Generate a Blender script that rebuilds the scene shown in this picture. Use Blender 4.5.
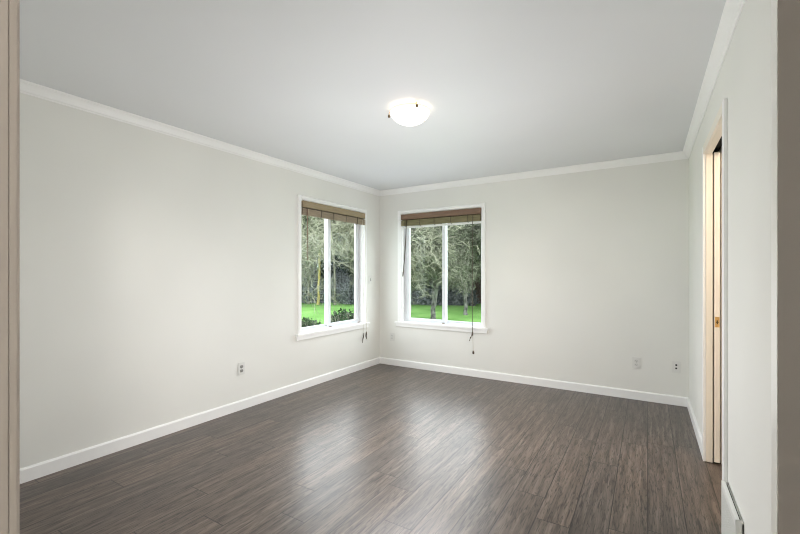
import bpy, bmesh, math, random
from mathutils import Vector, Matrix
PI = math.pi
random.seed(7)
sc = bpy.context.scene
C = sc.collection
for o in list(bpy.data.objects):
    bpy.data.objects.remove(o)

# ------------------------------------------------------------------ camera, world, light, exposure
cam = bpy.data.objects.new('camera', bpy.data.cameras.new('camera'))
C.objects.link(cam)
cam.location = (0, 0, 1.2745)
cam.rotation_euler = (PI / 2, 0, 0.5516)
cam.data.sensor_width = 36
cam.data.lens = 402.5 / 800 * 36
cam.data.shift_y = 6.5 / 800
cam.data.clip_start = 0.02
sc.camera = cam

SKY = 8.0           # overcast sky
LAMP_UP = 0.17        # bulbs inside the ceiling bowl
BOWL_GLOW = 1.1
FILL_W = 62.0        # soft round fill light in the middle of the room (no fixture in the photo)
HALL_W = 112.0  # added hallway light, brightens the left jamb
CLOSET_W = 44.0
sc.view_settings.view_transform = 'Standard'
sc.view_settings.look = 'None'
sc.view_settings.gamma = 1
sc.view_settings.use_curve_mapping = False
sc.view_settings.exposure = 0.0
sc.cycles.use_denoising = True
sc.cycles.filter_width = 1.1
sc.cycles.max_bounces = 14
sc.cycles.diffuse_bounces = 8
sc.cycles.transparent_max_bounces = 16
sc.cycles.sample_clamp_indirect = 6
sc.cycles.caustics_reflective = False
sc.cycles.caustics_refractive = False

world = bpy.data.worlds.new('overcast_sky')
sc.world = world
world.use_nodes = True
wn, wl = world.node_tree.nodes, world.node_tree.links
wn.clear()
tc = wn.new('ShaderNodeTexCoord')
sx = wn.new('ShaderNodeSeparateXYZ')
wl.new(tc.outputs['Generated'], sx.inputs[0])
rmp = wn.new('ShaderNodeValToRGB')
rmp.color_ramp.elements[0].position = 0.0
rmp.color_ramp.elements[0].color = (0.62, 0.70, 0.76, 1)
rmp.color_ramp.elements[0].position = 0.05
rmp.color_ramp.elements[1].position = 0.25
rmp.color_ramp.elements[1].color = (0.97, 0.98, 1.0, 1)
e3 = rmp.color_ramp.elements.new(0.60); e3.color = (0.90, 0.94, 1.0, 1)
e4 = rmp.color_ramp.elements.new(0.95); e4.color = (0.34, 0.38, 0.42, 1)
wl.new(sx.outputs['Z'], rmp.inputs[0])
bg = wn.new('ShaderNodeBackground')
bg.inputs['Strength'].default_value = SKY
wl.new(rmp.outputs[0], bg.inputs[0])
wo = wn.new('ShaderNodeOutputWorld')
wl.new(bg.outputs[0], wo.inputs[0])

def light(name, kind, loc, power, color=(1, 1, 1), rot=(0, 0, 0), **kw):
    l = bpy.data.lights.new(name, kind)
    l.energy = power
    l.color = color
    for k, v in kw.items():
        setattr(l, k, v)
    o = bpy.data.objects.new(name, l)
    o.location = loc
    o.rotation_euler = rot
    C.objects.link(o)
    return o

light('unseen_light', 'POINT', (-1.43, 2.46, 0.96), FILL_W, (1.0, 0.985, 1.0), shadow_soft_size=0.5)  # added fill light, belongs to no lamp

# ------------------------------------------------------------------ room dimensions (metres)
XL, XR, YB, YF, H = -3.247, 0.3354, 4.7234, 0.189, 2.44
WX0, WX1, WZ0, WZ1 = -2.889, -1.724, 0.615, 2.09      # back window opening
WY0, WY1 = 3.190, 4.355                               # left window opening
EXT = 0.16                                            # outside wall thickness
INT = 0.115
DX0, DX1, DZ = -0.744, 0.0385, 2.05                    # doorway the view is taken through
PY0, PY1, PZ = 2.595, 3.400, 2.080                    # pocket doorway in the right wall

# ------------------------------------------------------------------ helpers
def obj(name, bm, mat=None, parent=None, smooth=False):
    me = bpy.data.meshes.new(name)
    bmesh.ops.recalc_face_normals(bm, faces=bm.faces[:])
    bm.to_mesh(me)
    bm.free()
    o = bpy.data.objects.new(name, me)
    C.objects.link(o)
    if mat:
        me.materials.append(mat)
    if parent:
        o.parent = parent
    if smooth:
        for p in me.polygons:
            p.use_smooth = True
    return o

def tag(o, label, cat, group=None, kind=None):
    if label: o['label'] = label
    if cat: o['category'] = cat
    if group: o['group'] = group
    if kind: o['kind'] = kind
    return o

def empty(name, loc=(0, 0, 0), rz=0):
    o = bpy.data.objects.new(name, None)
    o.empty_display_size = 0.1
    o.location = loc
    o.rotation_euler = (0, 0, rz)
    C.objects.link(o)
    return o

def box(bm, x0, x1, y0, y1, z0, z1, bev=0, seg=1):
    vs = [bm.verts.new((x, y, z)) for x in (x0, x1) for y in (y0, y1) for z in (z0, z1)]
    f = [(0, 1, 3, 2), (4, 6, 7, 5), (0, 4, 5, 1), (2, 3, 7, 6), (0, 2, 6, 4), (1, 5, 7, 3)]
    fs = [bm.faces.new([vs[i] for i in q]) for q in f]
    if bev:
        es = list({e for q in fs for e in q.edges})
        bmesh.ops.bevel(bm, geom=es, offset=bev, segments=seg, affect='EDGES', clamp_overlap=True)
    return bm

def boxes(*bs, bev=0, seg=1):
    bm = bmesh.new()
    for b in bs:
        box(bm, *b, bev=bev, seg=seg)
    return bm

def prism(bm, profile, path_a, path_b, ax_u, ax_v):
    """sweep a closed (u, v) profile straight from path_a to path_b"""
    a, b, u, v = Vector(path_a), Vector(path_b), Vector(ax_u), Vector(ax_v)
    ra = [bm.verts.new(a + u * p + v * q) for p, q in profile]
    rb = [bm.verts.new(b + u * p + v * q) for p, q in profile]
    n = len(profile)
    for i in range(n):
        bm.faces.new((ra[i], ra[(i + 1) % n], rb[(i + 1) % n], rb[i]))
    bm.faces.new(ra)
    bm.faces.new(rb[::-1])

def tube(bm, pts, rads, n=8, cap=True):
    pts = [Vector(p) for p in pts]
    if not hasattr(rads, '__len__'):
        rads = [rads] * len(pts)
    rings = []
    for i, p in enumerate(pts):
        d = (pts[min(i + 1, len(pts) - 1)] - pts[max(i - 1, 0)])
        d = d.normalized() if d.length > 1e-9 else Vector((0, 0, 1))
        up = Vector((0, 0, 1)) if abs(d.z) < 0.9 else Vector((1, 0, 0))
        a = d.cross(up).normalized()
        b = d.cross(a)
        rings.append([bm.verts.new(p + (a * math.cos(2 * PI * k / n) + b * math.sin(2 * PI * k / n)) * rads[i]) for k in range(n)])
    for r0, r1 in zip(rings, rings[1:]):
        for k in range(n):
            bm.faces.new((r0[k], r0[(k + 1) % n], r1[(k + 1) % n], r1[k]))
    if cap:
        bm.faces.new(rings[0][::-1])
        bm.faces.new(rings[-1])
    return bm

def lathe(bm, prof, n=32, loc=(0, 0, 0)):
    """prof: (radius, z) list; closed at the ends when radius is 0"""
    L = Vector(loc)
    rings = []
    for r, z in prof:
        if r < 1e-6:
            rings.append([bm.verts.new(L + Vector((0, 0, z)))])
        else:
            rings.append([bm.verts.new(L + Vector((r * math.cos(2 * PI * k / n), r * math.sin(2 * PI * k / n), z))) for k in range(n)])
    for a, b in zip(rings, rings[1:]):
        if len(a) == 1 and len(b) == 1:
            continue
        for k in range(n):
            k2 = (k + 1) % n
            if len(a) == 1:
                bm.faces.new((a[0], b[k2], b[k]))
            elif len(b) == 1:
                bm.faces.new((a[k], a[k2], b[0]))
            else:
                bm.faces.new((a[k], a[k2], b[k2], b[k]))
    return bm

# ------------------------------------------------------------------ materials
def mat(name, color, rough=0.6, metal=0.0, spec=0.5):
    m = bpy.data.materials.new(name)
    m.use_nodes = True
    b = m.node_tree.nodes['Principled BSDF']
    b.inputs['Base Color'].default_value = (*color, 1)
    b.inputs['Roughness'].default_value = rough
    b.inputs['Metallic'].default_value = metal
    b.inputs['Specular IOR Level'].default_value = spec
    return m

class G:
    """small node helper for one material"""
    def __init__(s, m):
        s.m, s.n, s.l = m, m.node_tree.nodes, m.node_tree.links
        s.b = s.n['Principled BSDF']
    def pos(s):
        g = s.n.new('ShaderNodeNewGeometry')
        return g.outputs['Position']
    def gen(s):
        return s.n.new('ShaderNodeTexCoord').outputs['Object']
    def math(s, op, a, b=None, c=None):
        x = s.n.new('ShaderNodeMath'); x.operation = op
        for i, v in enumerate((a, b, c)):
            if v is None: continue
            if isinstance(v, (int, float)): x.inputs[i].default_value = v
            else: s.l.new(v, x.inputs[i])
        return x.outputs[0]
    def comb(s, x, y, z):
        c = s.n.new('ShaderNodeCombineXYZ')
        for i, v in enumerate((x, y, z)):
            if isinstance(v, (int, float)): c.inputs[i].default_value = v
            else: s.l.new(v, c.inputs[i])
        return c.outputs[0]
    def sep(s, v):
        c = s.n.new('ShaderNodeSeparateXYZ'); s.l.new(v, c.inputs[0]); return c.outputs
    def scale(s, v, sc3):
        x = s.n.new('ShaderNodeMapping'); s.l.new(v, x.inputs['Vector']); x.inputs['Scale'].default_value = sc3
        return x.outputs[0]
    def noise(s, v, scale, detail=4, rough=0.55, dist=0.0):
        x = s.n.new('ShaderNodeTexNoise'); s.l.new(v, x.inputs['Vector'])
        x.inputs['Scale'].default_value = scale; x.inputs['Detail'].default_value = detail
        x.inputs['Roughness'].default_value = rough; x.inputs['Distortion'].default_value = dist
        return x.outputs['Fac']
    def ramp(s, f, *stops):
        x = s.n.new('ShaderNodeValToRGB'); s.l.new(f, x.inputs[0])
        e = x.color_ramp.elements
        while len(e) < len(stops): e.new(0.5)
        for q, (p, c) in zip(e, stops):
            q.position = p; q.color = (*c, 1) if len(c) == 3 else c
        return x.outputs[0]
    def mix(s, f, a, b, mode='MIX'):
        x = s.n.new('ShaderNodeMix'); x.data_type = 'RGBA'; x.blend_type = mode
        for i, v in ((0, f), (6, a), (7, b)):
            if isinstance(v, (int, float)): x.inputs[i].default_value = v
            elif isinstance(v, tuple): x.inputs[i].default_value = (*v, 1)
            else: s.l.new(v, x.inputs[i])
        return x.outputs[2]
    def bump(s, h, strength=0.2, dist=0.01):
        x = s.n.new('ShaderNodeBump'); s.l.new(h, x.inputs['Height'])
        x.inputs['Strength'].default_value = strength; x.inputs['Distance'].default_value = dist
        s.l.new(x.outputs[0], s.b.inputs['Normal'])
    def color(s, c): s.l.new(c, s.b.inputs['Base Color'])
    def rough(s, c): s.l.new(c, s.b.inputs['Roughness'])

def painted(name, col, rough=0.6, amp=0.03, scale=220, bump=0.05):
    m = mat(name, col, rough)
    g = G(m); p = g.pos()
    n = g.noise(p, scale, 2)
    g.bump(n, bump, 0.002)
    big = g.noise(p, 0.8, 2)
    lo = tuple(c * (1 - amp) for c in col); hi = tuple(min(1, c * (1 + amp)) for c in col)
    g.color(g.ramp(big, (0.35, lo), (0.65, hi)))
    return m

M = {}
M['wall'] = painted('wall_paint', (0.795, 0.795, 0.757), 0.55)
M['ceil'] = painted('ceiling_paint', (0.735, 0.75, 0.765), 0.5, 0.015, 160, 0.08)
M['trim'] = painted('trim_paint', (0.90, 0.90, 0.89), 0.35, 0.01, 60, 0.02)
M['jamb'] = painted('dim_jamb_paint', (0.265, 0.235, 0.212), 0.85, 0.03, 40, 0.04)  # hallway dimness put into the colour of the white jamb paint
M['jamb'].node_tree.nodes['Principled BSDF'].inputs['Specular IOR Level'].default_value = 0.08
M['vinyl'] = mat('window_vinyl', (0.70, 0.72, 0.745), 0.3)
M['plate'] = mat('plate_plastic', (0.74, 0.74, 0.71), 0.35)
M['socket'] = mat('socket_plastic', (0.30, 0.30, 0.28), 0.4)
M['socket_pale'] = mat('pale_socket_plastic', (0.66, 0.66, 0.63), 0.4)
M['hole'] = mat('socket_hole', (0.02, 0.02, 0.02), 0.7)
M['brass'] = mat('brass', (0.78, 0.50, 0.20), 0.28, 1.0)
M['darkbrass'] = mat('antique_brass', (0.16, 0.11, 0.05), 0.35, 0.8)
M['black'] = mat('recess_shade', (0.01, 0.01, 0.01), 0.8)  # black stands in for shade inside the track slot and register gap
M['cream'] = painted('cream_glow_paint', (0.84, 0.79, 0.70), 0.4, 0.01)  # warm glow of the small room put into the paint colour
M['heater'] = painted('register_enamel', (0.78, 0.79, 0.76), 0.4, 0.01, 30, 0.01)
M['cord'] = mat('blind_cord', (0.075, 0.065, 0.045), 0.8)
M['palecord'] = mat('pale_cord', (0.62, 0.58, 0.50), 0.8)
M['knob'] = mat('cord_wood', (0.07, 0.05, 0.035), 0.4)

def wood_strip(name, lo, hi, sc=(6, 300, 300), rough=0.5):
    m = mat(name, hi, rough)
    g = G(m); v = g.scale(g.gen(), sc)
    n = g.noise(v, 1.0, 4, 0.6, 0.4)
    g.color(g.ramp(n, (0.3, lo), (0.7, hi)))
    g.bump(n, 0.2, 0.002)
    return m
M['val_dark'] = wood_strip('valance_brown_wood', (0.15, 0.085, 0.05), (0.26, 0.165, 0.115))
M['val_tan'] = wood_strip('valance_tan_wood', (0.25, 0.19, 0.11), (0.40, 0.32, 0.21))
def bamboo(name, lo, hi):
    m = mat(name, hi, 0.55)
    g = G(m); p = g.gen(); s = g.sep(p)
    st = g.math('FRACT', g.math('MULTIPLY', s[2], 150))
    n = g.noise(g.scale(p, (9, 1, 260)), 1.0, 3, 0.6)
    c = g.ramp(n, (0.3, lo), (0.7, hi))
    k = g.ramp(st, (0.0, (0.45, 0.45, 0.45)), (0.18, (1, 1, 1)))
    g.color(g.mix(1.0, c, k, 'MULTIPLY'))
    g.bump(st, 0.3, 0.002)
    return m
M['bam_olive'] = bamboo('bamboo_olive', (0.12, 0.10, 0.045), (0.25, 0.22, 0.11))
M['bam_tan'] = bamboo('bamboo_tan', (0.20, 0.15, 0.10), (0.38, 0.31, 0.225))

# glass pane: clear with a faint reflection
def glass():
    m = bpy.data.materials.new('window_glass'); m.use_nodes = True
    n, l = m.node_tree.nodes, m.node_tree.links
    n.clear()
    o = n.new('ShaderNodeOutputMaterial'); mx = n.new('ShaderNodeMixShader')
    t = n.new('ShaderNodeBsdfTransparent'); t.inputs[0].default_value = (0.95, 0.97, 0.96, 1)
    r = n.new('ShaderNodeBsdfGlossy'); r.inputs['Roughness'].default_value = 0.02
    lw = n.new('ShaderNodeLayerWeight'); lw.inputs[0].default_value = 0.5
    pw = n.new('ShaderNodeMath'); pw.operation = 'POWER'; l.new(lw.outputs['Facing'], pw.inputs[0]); pw.inputs[1].default_value = 4.0
    f = n.new('ShaderNodeMath'); f.operation = 'MULTIPLY_ADD'; l.new(pw.outputs[0], f.inputs[0]); f.inputs[1].default_value = 0.03; f.inputs[2].default_value = 0.006
    l.new(f.outputs[0], mx.inputs[0]); l.new(t.outputs[0], mx.inputs[1]); l.new(r.outputs[0], mx.inputs[2])
    l.new(mx.outputs[0], o.inputs[0])
    return m
M['glass'] = glass()

# floor: grey-brown wood-look planks running along Y
def floor_mat():
    m = mat('plank_floor', (0.1, 0.08, 0.07), 0.4)
    g = G(m)
    s = g.sep(g.pos())
    PW, PL = 0.166, 1.22
    u = g.math('DIVIDE', s[0], PW)
    row = g.math('FLOOR', u)
    w1 = g.n.new('ShaderNodeTexWhiteNoise'); w1.noise_dimensions = '1D'; g.l.new(row, w1.inputs['W'])
    v = g.math('ADD', g.math('DIVIDE', s[1], PL), g.math('MULTIPLY', w1.outputs['Value'], 7.0))
    col = g.math('FLOOR', v)
    w2 = g.n.new('ShaderNodeTexWhiteNoise'); w2.noise_dimensions = '2D'; g.l.new(g.comb(row, col, 0), w2.inputs['Vector'])
    rnd = w2.outputs['Value']
    off = g.math('MULTIPLY', rnd, 37.0)
    gv = g.comb(g.math('ADD', s[0], off), g.math('ADD', s[1], off), off)
    # long soft streaks, fine dark pores, cathedral figure
    streak = g.noise(g.scale(gv, (34, 1.6, 1)), 1.0, 6, 0.66, 0.5)
    pore = g.noise(g.scale(gv, (110, 8, 1)), 1.0, 4, 0.7, 1.2)
    wob = g.noise(g.scale(gv, (7, 0.55, 1)), 1.0, 3, 0.45, 0.2)
    rings = g.math('FRACT', g.math('MULTIPLY', wob, 13.0))
    ring_line = g.ramp(rings, (0.0, (0, 0, 0)), (0.12, (1, 1, 1)), (0.75, (1, 1, 1)), (1.0, (0.35, 0.35, 0.35)))
    base = g.ramp(streak, (0.28, (0.058, 0.045, 0.038)), (0.5, (0.118, 0.093, 0.078)), (0.72, (0.215, 0.176, 0.150)))
    tint = g.ramp(rnd, (0.0, (0.86, 0.85, 0.85)), (0.5, (1.0, 0.98, 0.96)), (1.0, (1.16, 1.10, 1.04)))
    base = g.mix(1.0, base, tint, 'MULTIPLY')
    pk = g.ramp(pore, (0.39, (0.12, 0.11, 0.10)), (0.50, (1, 1, 1)), (0.66, (1.0, 1.0, 1.0)))
    base = g.mix(0.8, base, pk, 'MULTIPLY')
    base = g.mix(0.38, base, ring_line, 'MULTIPLY')
    # grooves
    fu = g.math('FRACT', u); fv = g.math('FRACT', v)
    du = g.math('MULTIPLY', g.math('MINIMUM', fu, g.math('SUBTRACT', 1.0, fu)), PW)
    dv = g.math('MULTIPLY', g.math('MINIMUM', fv, g.math('SUBTRACT', 1.0, fv)), PL)
    d = g.math('MINIMUM', du, dv)
    gr = g.ramp(g.math('MULTIPLY', d, 100.0), (0.14, (0.10, 0.10, 0.10)), (0.34, (1, 1, 1)))
    base = g.mix(0.9, base, gr, 'MULTIPLY')
    g.color(base)
    g.rough(g.math('ADD', 0.24, g.math('MULTIPLY', pore, 0.16)))
    h = g.math('ADD', g.math('MULTIPLY', pore, 0.6), g.math('MULTIPLY', g.sep(gr)[0], 0.9))
    g.bump(h, 0.16, 0.004)
    g.b.inputs['Specular IOR Level'].default_value = 0.50
    return m
M['floor'] = floor_mat()

def noisy(name, lo, hi, scale=8, rough=0.9, sc3=(1, 1, 1), bump=0.0, mid=None, k=0.5):
    lo, hi = [tuple(q * k for q in c) for c in (lo, hi)]
    mid = mid and tuple(q * k for q in mid)
    m = mat(name, hi, rough, spec=0.2)
    g = G(m)
    n = g.noise(g.scale(g.pos(), sc3), scale, 5, 0.62)
    st = [(0.32, lo), (0.68, hi)] if mid is None else [(0.3, lo), (0.5, mid), (0.7, hi)]
    g.color(g.ramp(n, *st))
    if bump: g.bump(n, bump, 0.02)
    return m
M['grass'] = noisy('lawn_grass', (0.11, 0.24, 0.05), (0.22, 0.40, 0.11), 1.1, 0.95, (1, 1, 1), 0.0, (0.15, 0.31, 0.075), k=0.95)
M['bark'] = noisy('lichen_bark', (0.03, 0.03, 0.025), (0.42, 0.42, 0.38), 9, 0.9, (1, 1, 0.7), 0.3)
M['bark_pale'] = noisy('pale_bark', (0.16, 0.15, 0.11), (0.42, 0.40, 0.32), 10, 0.9)
M['bark_yellow'] = noisy('yellow_mossy_bark', (0.26, 0.21, 0.06), (0.55, 0.47, 0.15), 10, 0.9, k=0.8)
M['twig'] = noisy('mossy_twigs', (0.08, 0.078, 0.055), (0.62, 0.62, 0.48), 8, 0.9, k=0.40)
M['twig_pale'] = noisy('pale_curly_twigs', (0.20, 0.19, 0.13), (0.62, 0.62, 0.46), 6, 0.9, k=0.48)
M['lichen'] = noisy('lichen_tufts', (0.10, 0.12, 0.07), (0.50, 0.53, 0.38), 9, 0.95, k=0.42)
M['lichen_lime'] = noisy('lime_moss_tufts', (0.14, 0.18, 0.07), (0.45, 0.50, 0.24), 8, 0.95, k=0.38)
M['conifer'] = noisy('conifer_needles', (0.010, 0.022, 0.014), (0.045, 0.085, 0.045), 2.2, 0.95)
M['bush'] = noisy('grey_bramble_leaves', (0.045, 0.055, 0.06), (0.27, 0.285, 0.28), 3.0, 0.95, k=0.85)
M['hedge'] = noisy('hedge_leaves', (0.012, 0.035, 0.015), (0.13, 0.24, 0.09), 9, 0.7, k=0.35)
M['fence'] = noisy('weathered_fence_boards', (0.07, 0.048, 0.042), (0.18, 0.125, 0.11), 3, 0.85, (6, 6, 0.4), k=1.0)
M['bounce_pale'] = noisy('pale_bounce_slab', (0.42, 0.42, 0.42), (0.56, 0.56, 0.56), 5, 0.9, k=1.0)
M['wire'] = mat('fence_wire', (0.20, 0.21, 0.21), 0.6, 0.2)
M['post'] = noisy('fence_post_wood', (0.08, 0.07, 0.06), (0.2, 0.18, 0.16), 6)

def structure(o):
    o['kind'] = 'structure'
    return o

# ------------------------------------------------------------------ the room shell
structure(obj('floor', boxes((XL - EXT, 2.2, -1.6, YB + EXT, -0.12, 0)), M['floor']))
structure(obj('ceiling', boxes((XL - EXT, 2.2, -1.6, YB + EXT, H, H + 0.15)), M['ceil']))
# back wall with window hole
structure(obj('wall_back', boxes(
    (XL - EXT, WX0, YB, YB + EXT, 0, H), (WX1, 2.2, YB, YB + EXT, 0, H),
    (WX0, WX1, YB, YB + EXT, 0, WZ0), (WX0, WX1, YB, YB + EXT, WZ1, H)), M['wall']))
structure(obj('wall_left', boxes(
    (XL - EXT, XL, -1.6, WY0, 0, H), (XL - EXT, XL, WY1, YB, 0, H),
    (XL - EXT, XL, WY0, WY1, 0, WZ0), (XL - EXT, XL, WY0, WY1, WZ1, H)), M['wall']))
# right wall: solid parts plus two skins around the door pocket
wr = boxes((XR, XR + INT, YF, PY0 - 0.018, 0, H),
           (XR, XR + INT, PY0 - 0.018, PY1 + 0.9, PZ + 0.05, H),
           (XR, XR + 0.030, PY1 + 0.018, PY1 + 0.9, 0, PZ + 0.05),
           (XR + 0.085, XR + INT, PY1 + 0.018, PY1 + 0.9, 0, PZ + 0.05),
           (XR, XR + INT, PY1 + 0.9, YB, 0, H))
structure(obj('wall_right', wr, M['wall']))
structure(obj('wall_front', boxes(
    (XL, DX0 - 0.018, YF - INT, YF, 0, H), (DX1 + 0.018, 2.2, YF - INT, YF, 0, H),
    (DX0 - 0.018, DX1 + 0.018, YF - INT, YF, DZ + 0.018, H)), M['wall']))
# hallway behind the camera and the small room past the pocket door
structure(obj('wall_hall_end', boxes((XL, 2.2, -1.6, -1.5, 0, H)), M['wall']))
structure(obj('wall_hall_left', boxes((-1.75, -1.65, -1.5, YF - INT, 0, H)), M['wall']))
structure(obj('wall_hall_right', boxes((2.1, 2.2, -1.5, YF - INT, 0, H)), M['wall']))
structure(obj('wall_closet_right', boxes((2.1, 2.2, YF, YB, 0, H)), M['wall']))
structure(obj('wall_closet_front', boxes((XR + INT, 2.1, 1.9, 2.0, 0, H)), M['wall']))

# crown moulding
crown = [(0, 0), (0, -0.067), (0.006, -0.067), (0.008, -0.060), (0.016, -0.054), (0.021, -0.042), (0.030, -0.028),
         (0.038, -0.018), (0.045, -0.013), (0.0504, -0.007), (0.0504, 0)]
def crown_run(name, a, b, inward):
    bm = bmesh.new()
    prism(bm, crown, a, b, inward, (0, 0, 1))
    return structure(obj(name, bm, M['trim']))
crown_run('trim_1', (XL, YF, H), (XL, YB, H), (1, 0, 0))
crown_run('trim_2', (XL, YB, H), (XR, YB, H), (0, -1, 0))
crown_run('trim_3', (XR, YF, H), (XR, YB, H), (-1, 0, 0))
crown_run('trim_4', (XL, YF, H), (XR, YF, H), (0, 1, 0))
# baseboards
base = [(0, 0), (0.014, 0), (0.014, 0.078), (0.010, 0.084), (0.008, 0.0884), (0, 0.0884)]
def base_run(name, a, b, inward):
    bm = bmesh.new()
    prism(bm, base, a, b, inward, (0, 0, 1))
    return structure(obj(name, bm, M['trim']))
base_run('baseboard_left', (XL, YF, 0), (XL, YB, 0), (1, 0, 0))
base_run('baseboard_back', (XL, YB, 0), (XR, YB, 0), (0, -1, 0))
base_run('baseboard_right', (XR, PY1 + 0.062, 0), (XR, YB, 0), (-1, 0, 0))
base_run('baseboard_right_near', (XR, YF, 0), (XR, 2.12, 0), (-1, 0, 0))
base_run('baseboard_front', (XL, YF, 0), (DX0 - 0.062, YF, 0), (0, 1, 0))

# ------------------------------------------------------------------ doorway at the camera (door_2)
d2 = structure(empty('door_2', ((DX0 + DX1) / 2, YF - INT / 2, 0)))
def under(root, name, bm, m):
    """mesh given in world coordinates, parented under a root that is not rotated"""
    bmesh.ops.translate(bm, verts=bm.verts[:], vec=-Vector(root.location))
    return obj(name, bm, m, root)
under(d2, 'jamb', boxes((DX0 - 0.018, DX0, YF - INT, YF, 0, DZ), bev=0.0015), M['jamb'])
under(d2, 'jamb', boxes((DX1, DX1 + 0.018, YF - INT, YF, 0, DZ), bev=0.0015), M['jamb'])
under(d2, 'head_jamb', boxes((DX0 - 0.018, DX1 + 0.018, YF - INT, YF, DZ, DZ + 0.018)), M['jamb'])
# casing on the room side, its inner edge showing past the jamb
cas = [(0, 0), (0.057, 0), (0.057, 0.011), (0.045, 0.0125), (0.012, 0.010), (0.007, 0.0085), (0.0045, 0.0110), (0.0015, 0.0110), (0, 0.0075)]
bm = bmesh.new(); prism(bm, cas, (DX1, YF, 0), (DX1, YF, DZ + 0.057), (1, 0, 0), (0, 1, 0)); under(d2, 'casing', bm, M['trim'])
bm = bmesh.new(); prism(bm, cas, (DX0, YF, 0), (DX0, YF, DZ + 0.057), (-1, 0, 0), (0, 1, 0)); under(d2, 'casing', bm, M['jamb'])  # left casing in the dim jamb tone, shade put into its colour
bm = bmesh.new(); prism(bm, cas, (DX0, YF, DZ), (DX1, YF, DZ), (0, 0, 1), (0, 1, 0)); under(d2, 'head_casing', bm, M['trim'])

# ------------------------------------------------------------------ pocket door in the right wall (door_1)
d1 = structure(empty('door_1', (XR, (PY0 + PY1) / 2, 0)))
ct = 0.0155
cw = 0.060
def casing_v(y0, y1, top):
    return boxes((XR - ct, XR, y0, y1, 0, top), bev=0.002)
under(d1, 'casing', casing_v(PY0 - 0.005 - cw, PY0 - 0.005, PZ + cw), M['trim'])
under(d1, 'casing', casing_v(PY1 + 0.005, PY1 + 0.005 + cw, PZ + cw), M['trim'])
under(d1, 'head_casing', boxes((XR - ct, XR, PY0 - 0.005, PY1 + 0.005, PZ + 0.004, PZ + cw), bev=0.002), M['cream'])
def casing_far(root):
    under(root, 'casing', boxes((XR + INT, XR + INT + ct, PY0 - 0.065, PY0 - 0.005, 0, PZ + cw),
                                (XR + INT, XR + INT + ct, PY1 + 0.005, PY1 + 0.065, 0, PZ + cw),
                                (XR + INT, XR + INT + ct, PY0 - 0.005, PY1 + 0.005, PZ + 0.005, PZ + cw)), M['trim'])
casing_far(d1)
under(d1, 'jamb', boxes((XR, XR + INT, PY0 - 0.018, PY0, 0, PZ)), M['cream'])
under(d1, 'split_jamb', boxes((XR, XR + 0.036, PY1, PY1 + 0.018, 0.004, PZ), bev=0.001), M['cream'])
under(d1, 'split_jamb', boxes((XR + 0.083, XR + INT, PY1, PY1 + 0.018, 0.004, PZ), bev=0.001), M['cream'])
under(d1, 'head_jamb', boxes((XR - 0.004, XR + 0.034, PY0, PY1 + 0.018, PZ, PZ + 0.014), bev=0.001), M['cream'])
under(d1, 'head_jamb', boxes((XR + 0.083, XR + INT, PY0, PY1 + 0.018, PZ, PZ + 0.014), bev=0.001), M['cream'])
under(d1, 'track', boxes((XR + 0.034, XR + 0.083, PY0, PY1 + 0.85, PZ + 0.040, PZ + 0.0495)), M['black'])
leaf = under(d1, 'door_leaf', boxes((XR + 0.0435, XR + 0.076, PY1 - 0.004, PY1 + 0.80, 0.012, PZ + 0.006), bev=0.0015), M['cream'])
lb = boxes((XR + 0.047, XR + 0.072, PY1 - 0.0062, PY1 - 0.0038, 0.915, 0.985), bev=0.001)
bmesh.ops.translate(lb, verts=lb.verts[:], vec=-Vector(d1.location))
lt = obj('latch', lb, M['brass'], leaf)
kb = boxes((XR + 0.0565, XR + 0.0635, PY1 - 0.0078, PY1 - 0.0060, 0.937, 0.962), (XR + 0.053, XR + 0.067, PY1 - 0.0078, PY1 - 0.0060, 0.946, 0.951))
bmesh.ops.translate(kb, verts=kb.verts[:], vec=-Vector(d1.location))
pz = obj('finger_pull', kb, M['darkbrass'], leaf)

# ------------------------------------------------------------------ windows (local x right, y outward, z up)
def frame_ring(x0, x1, z0, z1, y0, y1, l, r, b, t, bev=0.003):
    return boxes((x0, x0 + l, y0, y1, z0, z1), (x1 - r, x1, y0, y1, z0, z1),
                 (x0 + l, x1 - r, y0, y1, z0, z0 + b), (x0 + l, x1 - r, y0, y1, z1 - t, z1), bev=bev)

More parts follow.
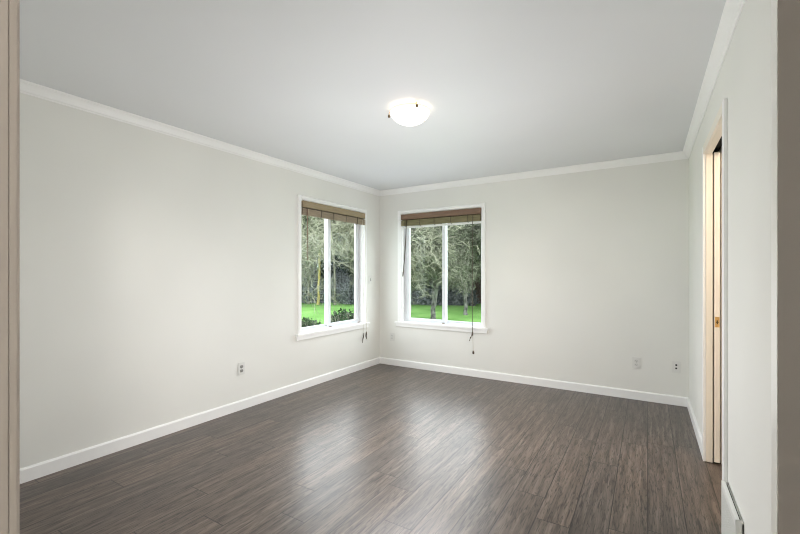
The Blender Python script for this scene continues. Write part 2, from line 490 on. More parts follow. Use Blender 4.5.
def make_window(name, origin, rz, mirror):
    W, Z0, Z1 = 1.165, WZ0, WZ1
    r = structure(empty(name, origin, rz))
    f = (lambda a, b: (W - b, W - a)) if mirror else (lambda a, b: (a, b))
    # reveal liners, casing, stool, apron
    obj('reveal', boxes((-0.0, 0.012, 0.0, 0.10, Z0, Z1), (W - 0.012, W, 0.0, 0.10, Z0, Z1), (0.012, W - 0.012, 0.0, 0.10, Z1 - 0.012, Z1)), M['trim'], r)
    cp = [(0, 0), (0, -0.013), (0.006, -0.017), (0.030, -0.018), (0.036, -0.014), (0.041, -0.014), (0.045, -0.018), (0.048, -0.018), (0.048, 0)]
    for sgn, x in ((-1, 0.004), (1, W - 0.004)):
        bm = bmesh.new()
        prism(bm, cp, (x, 0, Z0), (x, 0, Z1 + 0.044), (sgn, 0, 0), (0, 1, 0))
        obj('casing', bm, M['trim'], r)
    bm = bmesh.new()
    prism(bm, cp, (0.004, 0, Z1 - 0.004), (W - 0.004, 0, Z1 - 0.004), (0, 0, 1), (0, 1, 0))
    obj('head_casing', bm, M['trim'], r)
    obj('stool', boxes((-0.085, W + 0.085, -0.042, 0.0, Z0 - 0.025, Z0), (0.0, W, 0.0, 0.10, Z0 - 0.025 + 0.025, Z0 + 0.004), bev=0.004, seg=2), M['trim'], r)
    obj('apron', boxes((-0.070, W + 0.070, -0.024, 0, Z0 - 0.070, Z0 - 0.025), bev=0.003), M['trim'], r)
    # vinyl frame: outer ring, fixed lite, sliding sash
    a, b = 0.0, W
    obj('window_frame', frame_ring(0.012, W - 0.012, Z0 + 0.004, Z1 - 0.012, 0.060, 0.135, 0.026, 0.026, 0.016, 0.026), M['vinyl'], r)
    x0, x1 = f(0.038, 0.640)
    sash = obj('sliding_sash', frame_ring(x0, x1, Z0 + 0.02, Z1 - 0.038, 0.068, 0.096, 0.058 if not mirror else 0.050, 0.050 if not mirror else 0.058, 0.030, 0.04), M['vinyl'], r)
    g0, g1 = f(0.090, 0.595)
    obj('glass', boxes((g0, g1, 0.080, 0.084, Z0 + 0.04, Z1 - 0.07)), M['glass'], sash)
    x0, x1 = f(0.590, W - 0.038)
    fl, fr = (0.050, 0.006) if not mirror else (0.006, 0.050)
    fx = obj('fixed_sash', frame_ring(min(x0, x1) if not mirror else x0, x1, Z0 + 0.02, Z1 - 0.038, 0.100, 0.128, 0.050 if not mirror else 0.012, 0.012 if not mirror else 0.050, 0.022, 0.03), M['vinyl'], r)
    g0, g1 = x0 + 0.005, x1 - 0.005
    obj('glass', boxes((g0, g1, 0.112, 0.116, Z0 + 0.035, Z1 - 0.06)), M['glass'], fx)
    # latch on the meeting stile and small catches on the bottom track
    mx = 0.615 if not mirror else W - 0.615
    lb = bmesh.new()
    prism(lb, [(0.010 * math.cos(t * PI / 8), 0.028 * math.sin(t * PI / 8)) for t in range(16)], (mx, 0.067, 1.325), (mx, 0.058, 1.325), (1, 0, 0), (0, 0, 1))
    box(lb, mx - 0.004, mx + 0.004, 0.050, 0.058, 1.31, 1.34)
    obj('latch', lb, M['plate'], r)
    cx = [mx + 0.0] if not mirror else [W - 0.615, W - 0.05]
    for q in cx:
        obj('track_catch', boxes((q - 0.016, q + 0.016, 0.045, 0.0605, Z0 + 0.004, Z0 + 0.014), bev=0.002), M['darkbrass'] if not mirror else M['val_dark'], r)
    return r

w1 = make_window('window_1', (WX0, YB, 0), 0, False)
w2 = make_window('window_2', (XL, WY0, 0), PI / 2, True)

# sky portals at the two openings (they give off nothing themselves)
for nm, loc, rot in (('window_portal', ((WX0 + WX1) / 2, YB + EXT + 0.02, (WZ0 + WZ1) / 2), (-PI / 2, 0, 0)),
                     ('window_portal', (XL - EXT - 0.02, (WY0 + WY1) / 2, (WZ0 + WZ1) / 2), (-PI / 2, 0, PI / 2))):
    p = light(nm, 'AREA', loc, 1, rot=rot, shape='RECTANGLE', size=1.2, size_y=1.5)
    p.data.cycles.is_portal = True

# ------------------------------------------------------------------ bamboo shades, pulled up
def cord_tube(pts, r=0.0016, n=6):
    bm = bmesh.new(); tube(bm, pts, r, n); return bm

def make_shade(origin, rz, label, mv, mb, kind):
    W = 1.165
    r = empty('bamboo_shade', origin, rz)
    tag(r, label, 'window shade', 'bamboo shades pulled up over the windows')
    top = WZ1 - 0.013
    obj('valance', boxes((0.013, W - 0.013, -0.030, 0.004, top - 0.070, top), bev=0.002), mv, r)
    obj('headrail', boxes((0.014, W - 0.014, 0.006, 0.040, top - 0.030, top)), mv, r)
    obj('gap_shade_strip', boxes((0.018, W - 0.018, 0.0045, 0.012, top - 0.100, top - 0.050)), M['cord'], r)  # dark strip put in as the shade of the gap under the valance
    # stack of folded slats: drooping folds behind one another
    zt, zb = top - 0.080, 1.920
    for i in range(4):
        y0 = -0.022 + i * 0.014
        z0 = zb + (0.0, 0.008, 0.004, 0.012)[i]
        bm = bmesh.new()
        prof = [(y0, zt), (y0 - 0.002, zt - 0.03), (y0 - 0.003, z0 + 0.010), (y0 + 0.001, z0 + 0.002), (y0 + 0.006, z0),
                (y0 + 0.010, z0 + 0.004), (y0 + 0.010, zt)]
        prism(bm, prof, (0.016, 0, 0), (W - 0.016, 0, 0), (0, 1, 0), (0, 0, 1))
        obj('slat_fold', bm, mb, r)
    if kind == 'back':
        obj('bottom_rail', boxes((0.016, W - 0.016, 0.010, 0.022, 1.893, 1.920), bev=0.002), M['trim'], r)
    # string loops around the folded slats
    for u in (0.075, 0.305, 0.52, 0.755, 0.985):
        pts = [(u, -0.027, zt + 0.01), (u, -0.030, zb + 0.03), (u, -0.027, zb + 0.001), (u, -0.015, zb - 0.006), (u, 0.008, zb - 0.006)]
        obj('loop_cord', cord_tube(pts, 0.0028), M['cord'], r)
    return r

sh1 = make_shade((WX0, YB, 0), 0, 'bamboo shade pulled up in the back wall window, brown valance over olive slats', M['val_dark'], M['bam_olive'], 'back')
sh2 = make_shade((XL, WY0, 0), PI / 2, 'bamboo shade pulled up in the left wall window, tan valance over pinkish-tan slats', M['val_tan'], M['bam_tan'], 'left')

# back window: short tilt cord hanging at a slant on the left, long pull cord on the right
obj('tilt_cord', cord_tube([(0.105, -0.034, 1.99), (0.100, -0.036, 1.80), (0.082, -0.036, 1.55), (0.060, -0.036, 1.30), (0.052, -0.036, 1.26)], 0.0062), M['cord'], sh1)
tb = bmesh.new(); tube(tb, [(0.060, -0.036, 1.31), (0.055, -0.036, 1.285), (0.049, -0.036, 1.235)], [0.004, 0.009, 0.007], 8)
obj('tassel', tb, M['knob'], sh1)
U = 1.055
obj('pull_cord', cord_tube([(U, -0.034, 1.99), (U, -0.040, 1.80), (U, -0.050, 0.66), (U + 0.002, -0.052, 0.53)], 0.0042), M['cord'], sh1)
tb = bmesh.new(); tube(tb, [(U + 0.002, -0.052, 0.56), (U, -0.053, 0.52), (U - 0.020, -0.053, 0.49), (U - 0.038, -0.053, 0.445)], [0.006, 0.011, 0.009, 0.006], 8)
obj('cord_knot', tb, M['knob'], sh1)
obj('pull_cord', cord_tube([(U + 0.004, -0.052, 0.53), (U + 0.008, -0.048, 0.42), (U + 0.010, -0.040, 0.325)], 0.0022), M['palecord'], sh1)
tb = bmesh.new(); lathe(tb, [(0, 0.028), (0.006, 0.026), (0.011, 0.010), (0.012, -0.006), (0.009, -0.014), (0, -0.016)], 12, (U + 0.010, -0.040, 0.300))
obj('tassel', tb, M['knob'], sh1, True)

# left window: thin cord on the left, long pale cords on the right with two wooden tassels below the sill
obj('tilt_cord', cord_tube([(0.075, -0.032, 1.99), (0.072, -0.034, 1.75), (0.076, -0.034, 1.42)], 0.0045), M['val_dark'], sh2)
for k, (u, zb_) in enumerate(((1.090, 0.47), (1.150, 0.50))):
    obj('pull_cord', cord_tube([(u, -0.032, 1.99), (u + 0.001, -0.040, 1.2), (u + 0.002, -0.050, 0.66), (u + 0.004, -0.050, zb_)], 0.0022), M['palecord'], sh2)
tb = bmesh.new(); tube(tb, [(1.094, -0.050, 0.49), (1.086, -0.050, 0.44), (1.072, -0.050, 0.41), (1.066, -0.050, 0.36)], [0.004, 0.007, 0.006, 0.004], 8)
obj('tassel', tb, M['knob'], sh2)
tb = bmesh.new(); tube(tb, [(1.150, -0.050, 0.50), (1.146, -0.052, 0.475), (1.140, -0.052, 0.44), (1.152, -0.052, 0.40)], [0.005, 0.010, 0.009, 0.005], 8)
obj('tassel', tb, M['knob'], sh2)

# ------------------------------------------------------------------ wall plates
def duplex(loc, rz, label, kind='outlet', sock='socket'):
    """plate in local coordinates: x along the wall, -y into the room"""
    names = {'outlet': 'power_outlet', 'jack': 'cable_jack', 'switch': 'light_switch'}
    r = empty(names[kind], loc, rz)
    tag(r, label, {'outlet': 'outlet', 'jack': 'wall jack', 'switch': 'light switch'}[kind], 'wall outlets near the baseboards' if kind == 'outlet' else None)
    obj('cover_plate', boxes((-0.036, 0.036, -0.0085, 0, -0.058, 0.058), bev=0.0028, seg=2), M['plate'], r)
    if kind == 'outlet':
        for z in (0.0195, -0.0195):
            bm = bmesh.new()
            prof = [(0.0175 * math.cos(t * PI / 12), max(-0.0135, min(0.0135, 0.0175 * math.sin(t * PI / 12)))) for t in range(24)]
            prism(bm, prof, (0, -0.0080, z), (0, -0.0105, z), (1, 0, 0), (0, 0, 1))
            s = obj('socket', bm, M[sock], r)
            obj('slot', boxes((-0.0080, -0.0064, -0.0110, -0.0100, z - 0.002, z + 0.005), (0.0064, 0.0080, -0.0110, -0.0100, z - 0.001, z + 0.004),
                              (-0.0018, 0.0018, -0.0110, -0.0100, z - 0.0090, z - 0.0055)), M['hole'], s)
        bm = bmesh.new(); prism(bm, [(0.003 * math.cos(t * PI / 4), 0.003 * math.sin(t * PI / 4)) for t in range(8)], (0, -0.008, 0), (0, -0.0095, 0), (1, 0, 0), (0, 0, 1))
        obj('screw', bm, M['socket'], r)
    elif kind == 'jack':
        for z in (0.017, -0.015):
            bm = bmesh.new(); prism(bm, [(0.0085 * math.cos(t * PI / 8), 0.0085 * math.sin(t * PI / 8)) for t in range(16)], (0, -0.008, z), (0, -0.0110, z), (1, 0, 0), (0, 0, 1))
            obj('jack_port', bm, M['hole'], r)
    else:
        obj('toggle', boxes((-0.005, 0.005, -0.017, -0.006, -0.004, 0.013), bev=0.001), M['plate'], r)
        obj('toggle_frame', boxes((-0.009, 0.009, -0.0095, -0.0080, -0.019, 0.019), bev=0.0006), M['socket'], r)
    return r
duplex((XL, 2.432, 0.383), PI / 2, 'white power outlet low on the long left wall, in front of the window')
duplex((-3.031, YB, 0.392), 0, 'white power outlet low on the back wall, beside the room corner below the window', sock='socket_pale')
duplex((-0.098, YB, 0.372), 0, 'white power outlet on the back wall, left of the jack plate near the right corner', sock='socket_pale')
duplex((0.235, YB, 0.372), 0, 'white wall plate with two black round ports beside the right room corner', 'jack')
duplex((XL, 4.494, 1.190), PI / 2, 'white switch plate on the left wall between the window and the room corner', 'switch')

# ------------------------------------------------------------------ wall register at the near casing
hr = empty('wall_register', (XR, 2.325, 0))
tag(hr, 'white metal wall register with a perforated face, below the end of the door casing', 'register')
def reg(name, bm, m):
    return under(hr, name, bm, m)
RY0, RY1, RZ, RX = 2.135, 2.505, 0.262, XR - 0.028
reg('housing', boxes((RX + 0.004, XR - 0.003, RY0 + 0.002, RY0 + 0.006, 0, RZ - 0.002), (RX + 0.004, XR - 0.003, RY1 - 0.006, RY1 - 0.002, 0, RZ - 0.002),
                     (XR - 0.006, XR - 0.001, RY0, RY1, 0, RZ - 0.012), (RX + 0.004, XR - 0.006, RY0 + 0.006, RY1 - 0.006, 0, 0.02)), M['heater'])
reg('end_cap', boxes((RX, XR, RY0, RY0 + 0.004, 0, RZ), bev=0.001), M['heater'])
reg('end_cap', boxes((RX, XR, RY1 - 0.004, RY1, 0, RZ), bev=0.001), M['heater'])
reg('top_lip', boxes((RX, RX + 0.015, RY0, RY1, RZ - 0.004, RZ), (RX, RX + 0.004, RY0, RY1, RZ - 0.030, RZ - 0.004), bev=0.0012), M['heater'])
reg('slot', boxes((RX + 0.015, XR - 0.006, RY0 + 0.006, RY1 - 0.006, RZ - 0.016, RZ - 0.013)), M['black'])  # dark sheet standing in for the shadow gap behind the lip
gb = bmesh.new()
n = 30
for i in range(n + 1):
    y = RY0 + 0.006 + (RY1 - RY0 - 0.012) * i / n
    box(gb, RX, RX + 0.0025, y - 0.0030, y + 0.0030, 0.012, RZ - 0.030)
for i in range(21):
    z = 0.014 + (RZ - 0.046) * i / 20
    box(gb, RX + 0.0003, RX + 0.0022, RY0 + 0.004, RY1 - 0.004, z - 0.0025, z + 0.0025)
reg('grille', gb, M['heater'])
reg('damper', boxes((RX + 0.010, RX + 0.012, RY0 + 0.006, RY1 - 0.006, 0.012, RZ - 0.034)), M['heater'])

# ------------------------------------------------------------------ ceiling lamp
LX, LY = -1.430, 2.458
lamp = empty('ceiling_lamp', (LX, LY, H))
tag(lamp, 'lit white glass bowl lamp hanging from the ceiling on a brass three-arm holder', 'ceiling lamp')
def glow(name, col, strength, rough=0.3):
    m = mat(name, (0.85, 0.83, 0.78), rough)
    b = m.node_tree.nodes['Principled BSDF']
    b.inputs['Emission Color'].default_value = (*col, 1)
    b.inputs['Emission Strength'].default_value = strength
    return m
M['bowl'] = glow('lit_milk_glass', (1.0, 0.93, 0.82), BOWL_GLOW)
M['amber'] = glow('amber_glass_rim', (1.0, 0.62, 0.28), 0.75)
M['bulb'] = glow('lit_bulb', (1.0, 0.9, 0.75), 1.6)
R0, ZR = 0.141, -0.026
prof = []
for i in range(13):
    t = i / 12 * PI / 2
    prof.append((R0 * math.sin(t) if i else 0.0, ZR - 0.088 * math.cos(t) ** 1.15 if i < 12 else ZR))
inner = [(max(0, r - 0.004), z + 0.004) for r, z in prof[::-1]]
inner[-1] = (0.0, inner[-1][1])
bm = bmesh.new(); lathe(bm, prof + inner, 48)
obj('glass_bowl', bm, M['bowl'], lamp, True)
bm = bmesh.new(); lathe(bm, [(R0 - 0.002, ZR - 0.004), (R0 + 0.0015, ZR - 0.004), (R0 + 0.0015, ZR + 0.005), (R0 - 0.004, ZR + 0.005), (R0 - 0.002, ZR - 0.004)], 48)
obj('rim', bm, M['amber'], lamp, True)
bm = bmesh.new(); lathe(bm, [(0, -0.0005), (0.055, -0.0005), (0.055, -0.010), (0.045, -0.014), (0, -0.014)], 32)
obj('ceiling_plate', bm, M['brass'], lamp, True)
for a in (math.radians(-42), math.radians(78), math.radians(198)):
    ca, sa = math.cos(a), math.sin(a)
    bm = bmesh.new()
    tube(bm, [(0.040 * ca, 0.040 * sa, -0.010), (0.09 * ca, 0.09 * sa, -0.012), (0.150 * ca, 0.150 * sa, -0.014), (0.153 * ca, 0.153 * sa, -0.020), (0.153 * ca, 0.153 * sa, -0.042)], 0.0028, 8)
    arm = obj('arm', bm, M['brass'], lamp)
    bm = bmesh.new(); lathe(bm, [(0, -0.052), (0.005, -0.051), (0.0085, -0.045), (0.0085, -0.038), (0.005, -0.032), (0, -0.031)], 14, (0.153 * ca, 0.153 * sa, 0))
    obj('knob', bm, M['darkbrass'], arm, True)
for sx_ in (-1, 1):
    bm = bmesh.new(); lathe(bm, [(0, -0.072), (0.012, -0.068), (0.019, -0.055), (0.016, -0.040), (0.011, -0.026), (0.011, -0.014), (0, -0.014)], 16, (0.045 * sx_, 0, 0))
    obj('bulb', bm, M['bulb'], lamp, True)
light('lamp_light', 'POINT', (LX, LY, H - 0.062), LAMP_UP, (1.0, 0.86, 0.70), shadow_soft_size=0.02)

# out-of-view lamps next door; the hallway one is added to light the jamb
def plain_lamp(loc, label, power, col, rad=0.14):
    l = empty('ceiling_light', loc)
    tag(l, label, 'ceiling light')
    bm = bmesh.new(); lathe(bm, [(0, -0.001), (rad, -0.001), (rad, -0.02), (rad * 0.9, -0.02), (0, -0.02)], 32); obj('base_plate', bm, M['trim'], l, True)
    bm = bmesh.new(); lathe(bm, [(rad * 0.88, -0.02), (rad * 0.8, -0.055), (rad * 0.5, -0.085), (0, -0.10)], 32)
    obj('diffuser', bm, glow('lit_diffuser', col, 4), l, True)
    light('unseen_light', 'POINT', (loc[0], loc[1], loc[2] - 0.22), power, col, shadow_soft_size=0.12)
plain_lamp((1.3, -0.75, H), 'unseen round ceiling light added in the hallway to light the left jamb', HALL_W, (1.0, 0.95, 0.90))
plain_lamp((1.2, 2.55, H), 'round warm ceiling light in the small room behind the pocket door', CLOSET_W, (1.0, 0.80, 0.62))

# ================================================================== outdoors
GZ = -0.45
lawn = bmesh.new()
nx = 40
vs = {}
for i in range(nx + 1):
    for j in range(nx + 1):
        x = -45 + 65 * i / nx; y = -12 + 62 * j / nx
        vs[i, j] = lawn.verts.new((x, y, GZ + 0.05 * math.sin(x * 0.5) * math.cos(y * 0.4)))
for i in range(nx):
    for j in range(nx):
        x = -45 + 65 * (i + 0.5) / nx; y = -12 + 62 * (j + 0.5) / nx
        lawn.faces.new((vs[i, j], vs[i + 1, j], vs[i + 1, j + 1], vs[i, j + 1]))
structure(obj('lawn', lawn, M['grass']))
structure(obj('added_bounce_slab', boxes((XL - EXT - 3.6, XL - EXT, -2, YB + EXT + 3.6, GZ - 0.1, GZ + 0.06), (XL - EXT, 2.6, YB + EXT, YB + EXT + 3.6, GZ - 0.1, GZ + 0.06)), M['bounce_pale']))  # added unseen pale slab, bounces neutral light up to the ceiling
structure(obj('foundation', boxes((XL - EXT, 2.2, -1.6, YB + EXT, GZ - 0.2, -0.12)), M['post']))

class MB:
    """fast vertex/face lists"""
    def __init__(s): s.v, s.f = [], []
    def seg(s, a, b, ra, rb, n=3):
        d = (b - a)
        if d.length < 1e-6: return
        d.normalize()
        up = Vector((0, 0, 1)) if abs(d.z) < 0.9 else Vector((1, 0, 0))
        p = d.cross(up).normalized(); q = d.cross(p)
        k0 = len(s.v)
        for c, r in ((a, ra), (b, rb)):
            for k in range(n):
                t = 2 * PI * k / n
                s.v.append(c + (p * math.cos(t) + q * math.sin(t)) * r)
        for k in range(n):
            s.f.append((k0 + k, k0 + (k + 1) % n, k0 + n + (k + 1) % n, k0 + n + k))
    def leaf(s, c, size, rnd):
        k0 = len(s.v)
        a = Vector((rnd.gauss(0, 1), rnd.gauss(0, 1), rnd.gauss(0, 1))).normalized()
        b = a.cross(Vector((rnd.gauss(0, 1), rnd.gauss(0, 1), rnd.gauss(0, 1)))).normalized()
        s.v += [c + a * size, c + b * size * 0.6, c - a * size * 0.9, c - b * size * 0.5]
        s.f.append((k0, k0 + 1, k0 + 2, k0 + 3))
    def build(s, name, m, parent=None):
        me = bpy.data.meshes.new(name)
        me.from_pydata([tuple(p) for p in s.v], [], s.f)
        me.materials.append(m)
        o = bpy.data.objects.new(name, me)
        C.objects.link(o)
        if parent: o.parent = parent
        return o

def rvec(rnd, s=1.0):
    return Vector((rnd.gauss(0, s), rnd.gauss(0, s), rnd.gauss(0, s)))

def grow(wood, twigs, tufts, rnd, p, d, length, rad, level, droop, tuft_size, dens, top=4):
    n = 5 if level < 2 else 3
    pts = [p]
    step = length / n
    r = rad
    for i in range(n):
        d = (d + rvec(rnd, 0.16 + 0.10 * level) + Vector((0, 0, -droop * level * 0.06))).normalized()
        q = p + d * step
        r2 = max(0.0075, r * 0.86)
        (wood if level < 2 else twigs).seg(p, q, r, r2, 7 if level == 0 else (5 if level == 1 else 3))
        if level >= 1:
            for _ in range(dens):
                tufts.leaf(p + (q - p) * rnd.random() + rvec(rnd, 0.03), tuft_size * rnd.uniform(0.5, 1.2), rnd)
        if level < top and (i > 0 or level > 0):
            for _ in range(2 if level < 3 else 2):
                side = d.cross(rvec(rnd)).normalized()
                nd = (d * 0.55 + side * rnd.uniform(0.6, 1.0) + Vector((0, 0, 0.10))).normalized()
                grow(wood, twigs, tufts, rnd, q, nd, length * rnd.uniform(0.45, 0.62), r2 * 0.55, level + 1, droop, tuft_size, dens, top)
        p, r = q, r2
    return p

def bare_tree(seed, trunk_h, trunk_r, forks, limb, bark, twig, tuft, name='mossy_tree', tuft_size=0.035, dens=1, droop=0.6, lean=(0, 0), top=4):
    rnd = random.Random(seed)
    root = empty(name, (0, 0, 0))
    wood, twigs, tufts = MB(), MB(), MB()
    p = Vector((0, 0, -0.1)); r = trunk_r * 1.35
    nseg = 8
    for i in range(nseg):
        q = p + Vector((lean[0] * trunk_h / nseg + rnd.gauss(0, 0.03), lean[1] * trunk_h / nseg + rnd.gauss(0, 0.03), (trunk_h + 0.1) / nseg))
        r2 = trunk_r * (1.0 - 0.3 * (i + 1) / nseg)
        wood.seg(p, q, r, r2, 10)
        p, r = q, r2
    limbs = MB()
    for k in range(forks):
        a = 2 * PI * (k + rnd.random() * 0.5) / forks
        nd = Vector((math.cos(a) * 0.75, math.sin(a) * 0.75, rnd.uniform(0.55, 1.0))).normalized()
        z0 = p - Vector((0, 0, rnd.uniform(0, 0.45) * (k % 2)))
        grow(limbs, twigs, tufts, rnd, z0, nd, limb * rnd.uniform(0.8, 1.1), r * 0.62, 0, droop, tuft_size, dens, top)
    wood.build('trunk', bark, root)
    limbs.build('limbs', bark, root)
    twigs.build('twigs', twig, root)
    tufts.build('moss_tufts', tuft, root)
    return root

def dup(root, loc, rz, s, label, group=None):
    r = root.copy(); C.objects.link(r)
    r.location = loc; r.rotation_euler = (0, 0, rz); r.scale = (s, s, s)
    r['label'] = label
    if group: r['group'] = group
    for ch in list(root.children):
        c = ch.copy(); C.objects.link(c); c.parent = r
    return r

def place(root, loc, rz, s, label, cat, group=None):
    root.location = loc; root.rotation_euler = (0, 0, rz); root.scale = (s, s, s)
    tag(root, label, cat, group)
    return root

# two lichen trees seen through the back window
tA = place(bare_tree(3, 1.35, 0.10, 5, 2.3, M['bark'], M['twig'], M['lichen'], dens=1, lean=(0.05, 0.0), tuft_size=0.028, droop=0.15), (-6.94, 13.66, GZ), 0.3, 1.0,
           'mossy bare tree with a forked speckled trunk, in the left pane of the back window', 'tree')
tB = place(bare_tree(11, 1.7, 0.085, 5, 2.3, M['bark'], M['twig'], M['lichen'], dens=1, lean=(0.03, 0.02), tuft_size=0.028, droop=0.15), (-6.437, 15.70, GZ), 1.0, 1.0,
           'mossy bare tree with a slim grey trunk, in the right pane of the back window', 'tree')
# left window trees
tC = place(bare_tree(21, 4.2, 0.075, 5, 2.0, M['bark_yellow'], M['twig'], M['lichen_lime'], dens=1, lean=(0.02, 0)), (-15.9, 16.98, GZ), 0.2, 1.0,
           'slender tree with a yellow mossy trunk, in the left pane of the left wall window', 'tree')
tD = place(bare_tree(25, 3.6, 0.065, 4, 1.9, M['bark_pale'], M['twig'], M['lichen'], dens=1), (-16.75, 17.15, GZ), 0.9, 1.0,
           'thin tree with a pale straight trunk, left of the yellow-trunked tree', 'tree')
tE = place(bare_tree(31, 1.9, 0.07, 7, 2.3, M['bark_pale'], M['twig_pale'], M['lichen_lime'], dens=0, droop=0.9, tuft_size=0.02, top=3), (-8.05, 10.95, GZ), 0.5, 1.0,
           'tree with pale curling branches, hanging into the right pane of the left wall window', 'tree')
tD2 = dup(tD, (-14.9, 17.3, GZ), 2.5, 1.0, 'thin pale tree right of the yellow trunk, mostly behind the window stile')
# further lichen trees filling the wood behind
back = [(-9.6, 19.0, 1.15, 0.4), (-8.0, 20.5, 1.2, 2.0), (-11.8, 19.6, 1.1, 4.0), (-13.6, 18.8, 1.15, 1.2), (-18.8, 16.6, 1.2, 5.0), (-5.4, 19.5, 1.15, 5.5), (-20.2, 13.5, 1.2, 0.0), (-2.6, 19.8, 1.15, 2.6)]
for i, (x, y, s, a) in enumerate(back):
    dup(tA if i % 2 else tB, (x, y, GZ), a, s, 'mossy bare tree in the tangled wood at the far edge of the lawn', 'trees at the far edge of the lawn')

# conifers: whorls of drooping branches with needle sprays
def conifer(seed, h, rad):
    rnd = random.Random(seed)
    root = empty('dark_conifer')
    t, f = MB(), MB()
    t.seg(Vector((0, 0, -0.1)), Vector((0, 0, h)), 0.16, 0.03, 8)
    z = 0.25
    while z < h:
        R = rad * (1 - z / h) ** 0.75 + 0.15
        nb = 9
        a0 = rnd.random() * 6
        for k in range(nb):
            a = a0 + 2 * PI * k / nb
            L = R * rnd.uniform(0.8, 1.12)
            dr = Vector((math.cos(a), math.sin(a), -0.18))
            b0 = Vector((0, 0, z)); b1 = b0 + dr * L
            f.seg(b0, b1, 0.02, 0.006, 3)
            for _ in range(int(26 * L) + 8):
                u = rnd.random() ** 0.7
                f.leaf(b0 + dr * L * u + Vector((rnd.gauss(0, 0.16), rnd.gauss(0, 0.16), rnd.gauss(-0.05, 0.10))), rnd.uniform(0.07, 0.15), rnd)
        z += 0.30
    t.build('trunk', M['bark'], root)
    f.build('needles', M['conifer'], root)
    return root
cf = conifer(5, 7.5, 1.9)
cspots = [(-22.5, 15.5, 1.0), (-21.6, 18.2, 1.05), (-20.4, 20.9, 0.95), (-18.6, 22.6, 1.05), (-16.6, 23.6, 1.0), (-14.6, 24.2, 1.05), (-12.6, 24.6, 0.95), (-10.6, 24.6, 1.0), (-8.6, 24.8, 1.05), (-6.6, 25.0, 1.0), (-4.6, 24.4, 0.95), (-22.9, 12.6, 1.0),
          (-24.6, 20.0, 1.15), (-21.0, 25.0, 1.15), (-17.0, 27.0, 1.1), (-12.8, 28.0, 1.15), (-8.8, 28.4, 1.1), (-5.0, 28.0, 1.1), (-2.4, 24.8, 1.0), (-0.2, 25.2, 1.05), (2.2, 24.6, 1.0)]
for i, (x, y, s) in enumerate(cspots):
    lab = 'dark evergreen tree standing behind the bare trees past the lawn'
    if i == 0:
        place(cf, (x, y, GZ), 0, s, lab, 'tree', 'dark evergreens behind the bare trees')
    else:
        dup(cf, (x, y, GZ), i * 1.3, s, lab, 'dark evergreens behind the bare trees')

# bushes
def bush(seed, name, rx, ry, h, n, size, m, stem=M['twig']):
    rnd = random.Random(seed)
    root = empty(name)
    f, st = MB(), MB()
    for k in range(int(n / 30)):
        a = rnd.random() * 2 * PI
        tip = Vector((rx * 0.9 * math.cos(a) * rnd.random(), ry * 0.9 * math.sin(a) * rnd.random(), h * rnd.uniform(0.6, 1.02)))
        mid = Vector((tip.x * 0.5, tip.y * 0.5, tip.z * 0.5)) + rvec(rnd, 0.05)
        st.seg(Vector((tip.x * 0.15, tip.y * 0.15, -0.05)), mid, 0.012, 0.009, 4)
        st.seg(mid, tip, 0.009, 0.004, 4)
    for _ in range(n):
        while True:
            p = Vector((rnd.uniform(-1, 1), rnd.uniform(-1, 1), rnd.uniform(0, 1)))
            if p.x ** 2 + p.y ** 2 + p.z ** 2.4 <= 1: break
        k = rnd.uniform(0.9, 1.08)
        f.leaf(Vector((p.x * rx * k, p.y * ry * k, p.z * h * k)), size * rnd.uniform(0.6, 1.2), rnd)
    st.build('stems', stem, root)
    f.build('leaves', m, root)
    return root
hb = place(bush(2, 'hedge_bush', 0.50, 0.45, 0.93, 9000, 0.04, M['hedge']), (-5.45, 6.62, GZ), 0, 1.0, 'dark green leafy bush below the right pane of the left wall window', 'bush')
dup(hb, (-5.95, 6.05, GZ), 1.1, 0.84, 'lower dark green bush at the foot of the left pane, beside the taller bush')
br = place(bush(8, 'bramble_bush', 1.5, 1.2, 1.75, 7000, 0.07, M['bush']), (-10.6, 20.2, GZ), 0, 1.0, 'grey-green bramble thicket at the edge of the lawn', 'bush', 'bramble thickets at the lawn edge')
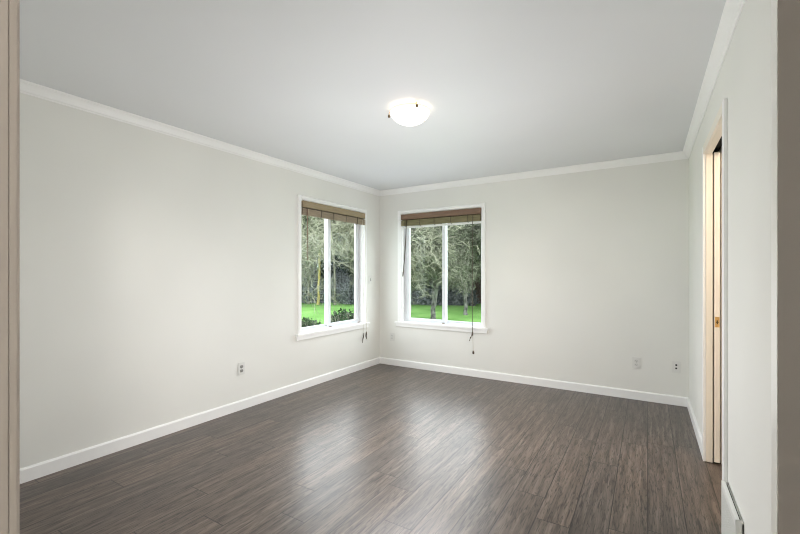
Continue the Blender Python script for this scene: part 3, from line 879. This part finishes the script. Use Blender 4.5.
for i, (x, y, s) in enumerate([(-12.6, 19.7, 1.0), (-14.4, 19.0, 0.95), (-16.2, 19.3, 1.0), (-17.6, 17.9, 1.0), (-18.6, 15.9, 1.0), (-19.4, 13.9, 1.0), (-9.1, 20.9, 0.85), (-20.0, 11.8, 0.95)]):
    dup(br, (x, y, GZ), i * 0.9 + 0.5, s, 'grey-green bramble thicket at the edge of the lawn')

# wire fence in front of the thicket (left window view)
wf = empty('wire_fence', (-17.2, 15.6, GZ))
tag(wf, 'thin grey wire mesh fence along the thicket beyond the lawn', 'fence')
a = Vector((-18.6, 13.2, 0)); b = Vector((-12.6, 18.1, 0)); dirv = (b - a)
L = dirv.length; dirv.normalize()
wm = MB()
def wp(t, z): return a + dirv * t + Vector((0, 0, z)) - Vector((-17.2, 15.6, 0))
for i in range(9):
    wm.seg(wp(0, 0.08 + i * 0.14), wp(L, 0.08 + i * 0.14), 0.004, 0.004, 3)
for i in range(int(L / 0.2)):
    wm.seg(wp(i * 0.2, 0.05), wp(i * 0.2, 1.2), 0.003, 0.003, 3)
wm.build('mesh', M['wire'], wf)
for i in range(4):
    pm = bmesh.new(); tube(pm, [wp(L * i / 3, -0.1), wp(L * i / 3, 1.3)], 0.045, 8)
    obj('post', pm, M['post'], wf)

# board fence seen through the right pane of the back window
bf = empty('board_fence', (-6.3, 21.6, GZ))
tag(bf, 'tall reddish-brown board fence beyond the lawn, behind the slim grey trunk', 'fence')
rnd = random.Random(4)
bm = bmesh.new()
x = -9.6
while x < -3.0:
    w = 0.14
    hgt = 1.72 + rnd.uniform(-0.02, 0.02)
    yo = (x + 6.3) * -0.06 + rnd.uniform(-0.006, 0.006)
    box(bm, x + 6.3, x + 6.3 + w - 0.008, yo, yo + 0.02, 0.03, hgt)
    x += w
obj('boards', bm, M['fence'], bf)
for i in range(4):
    px = -3.2 + i * 2.15
    obj('post', boxes((px - 0.05, px + 0.05, px * -0.06 + 0.02, px * -0.06 + 0.12, -0.1, 1.85)), M['post'], bf)
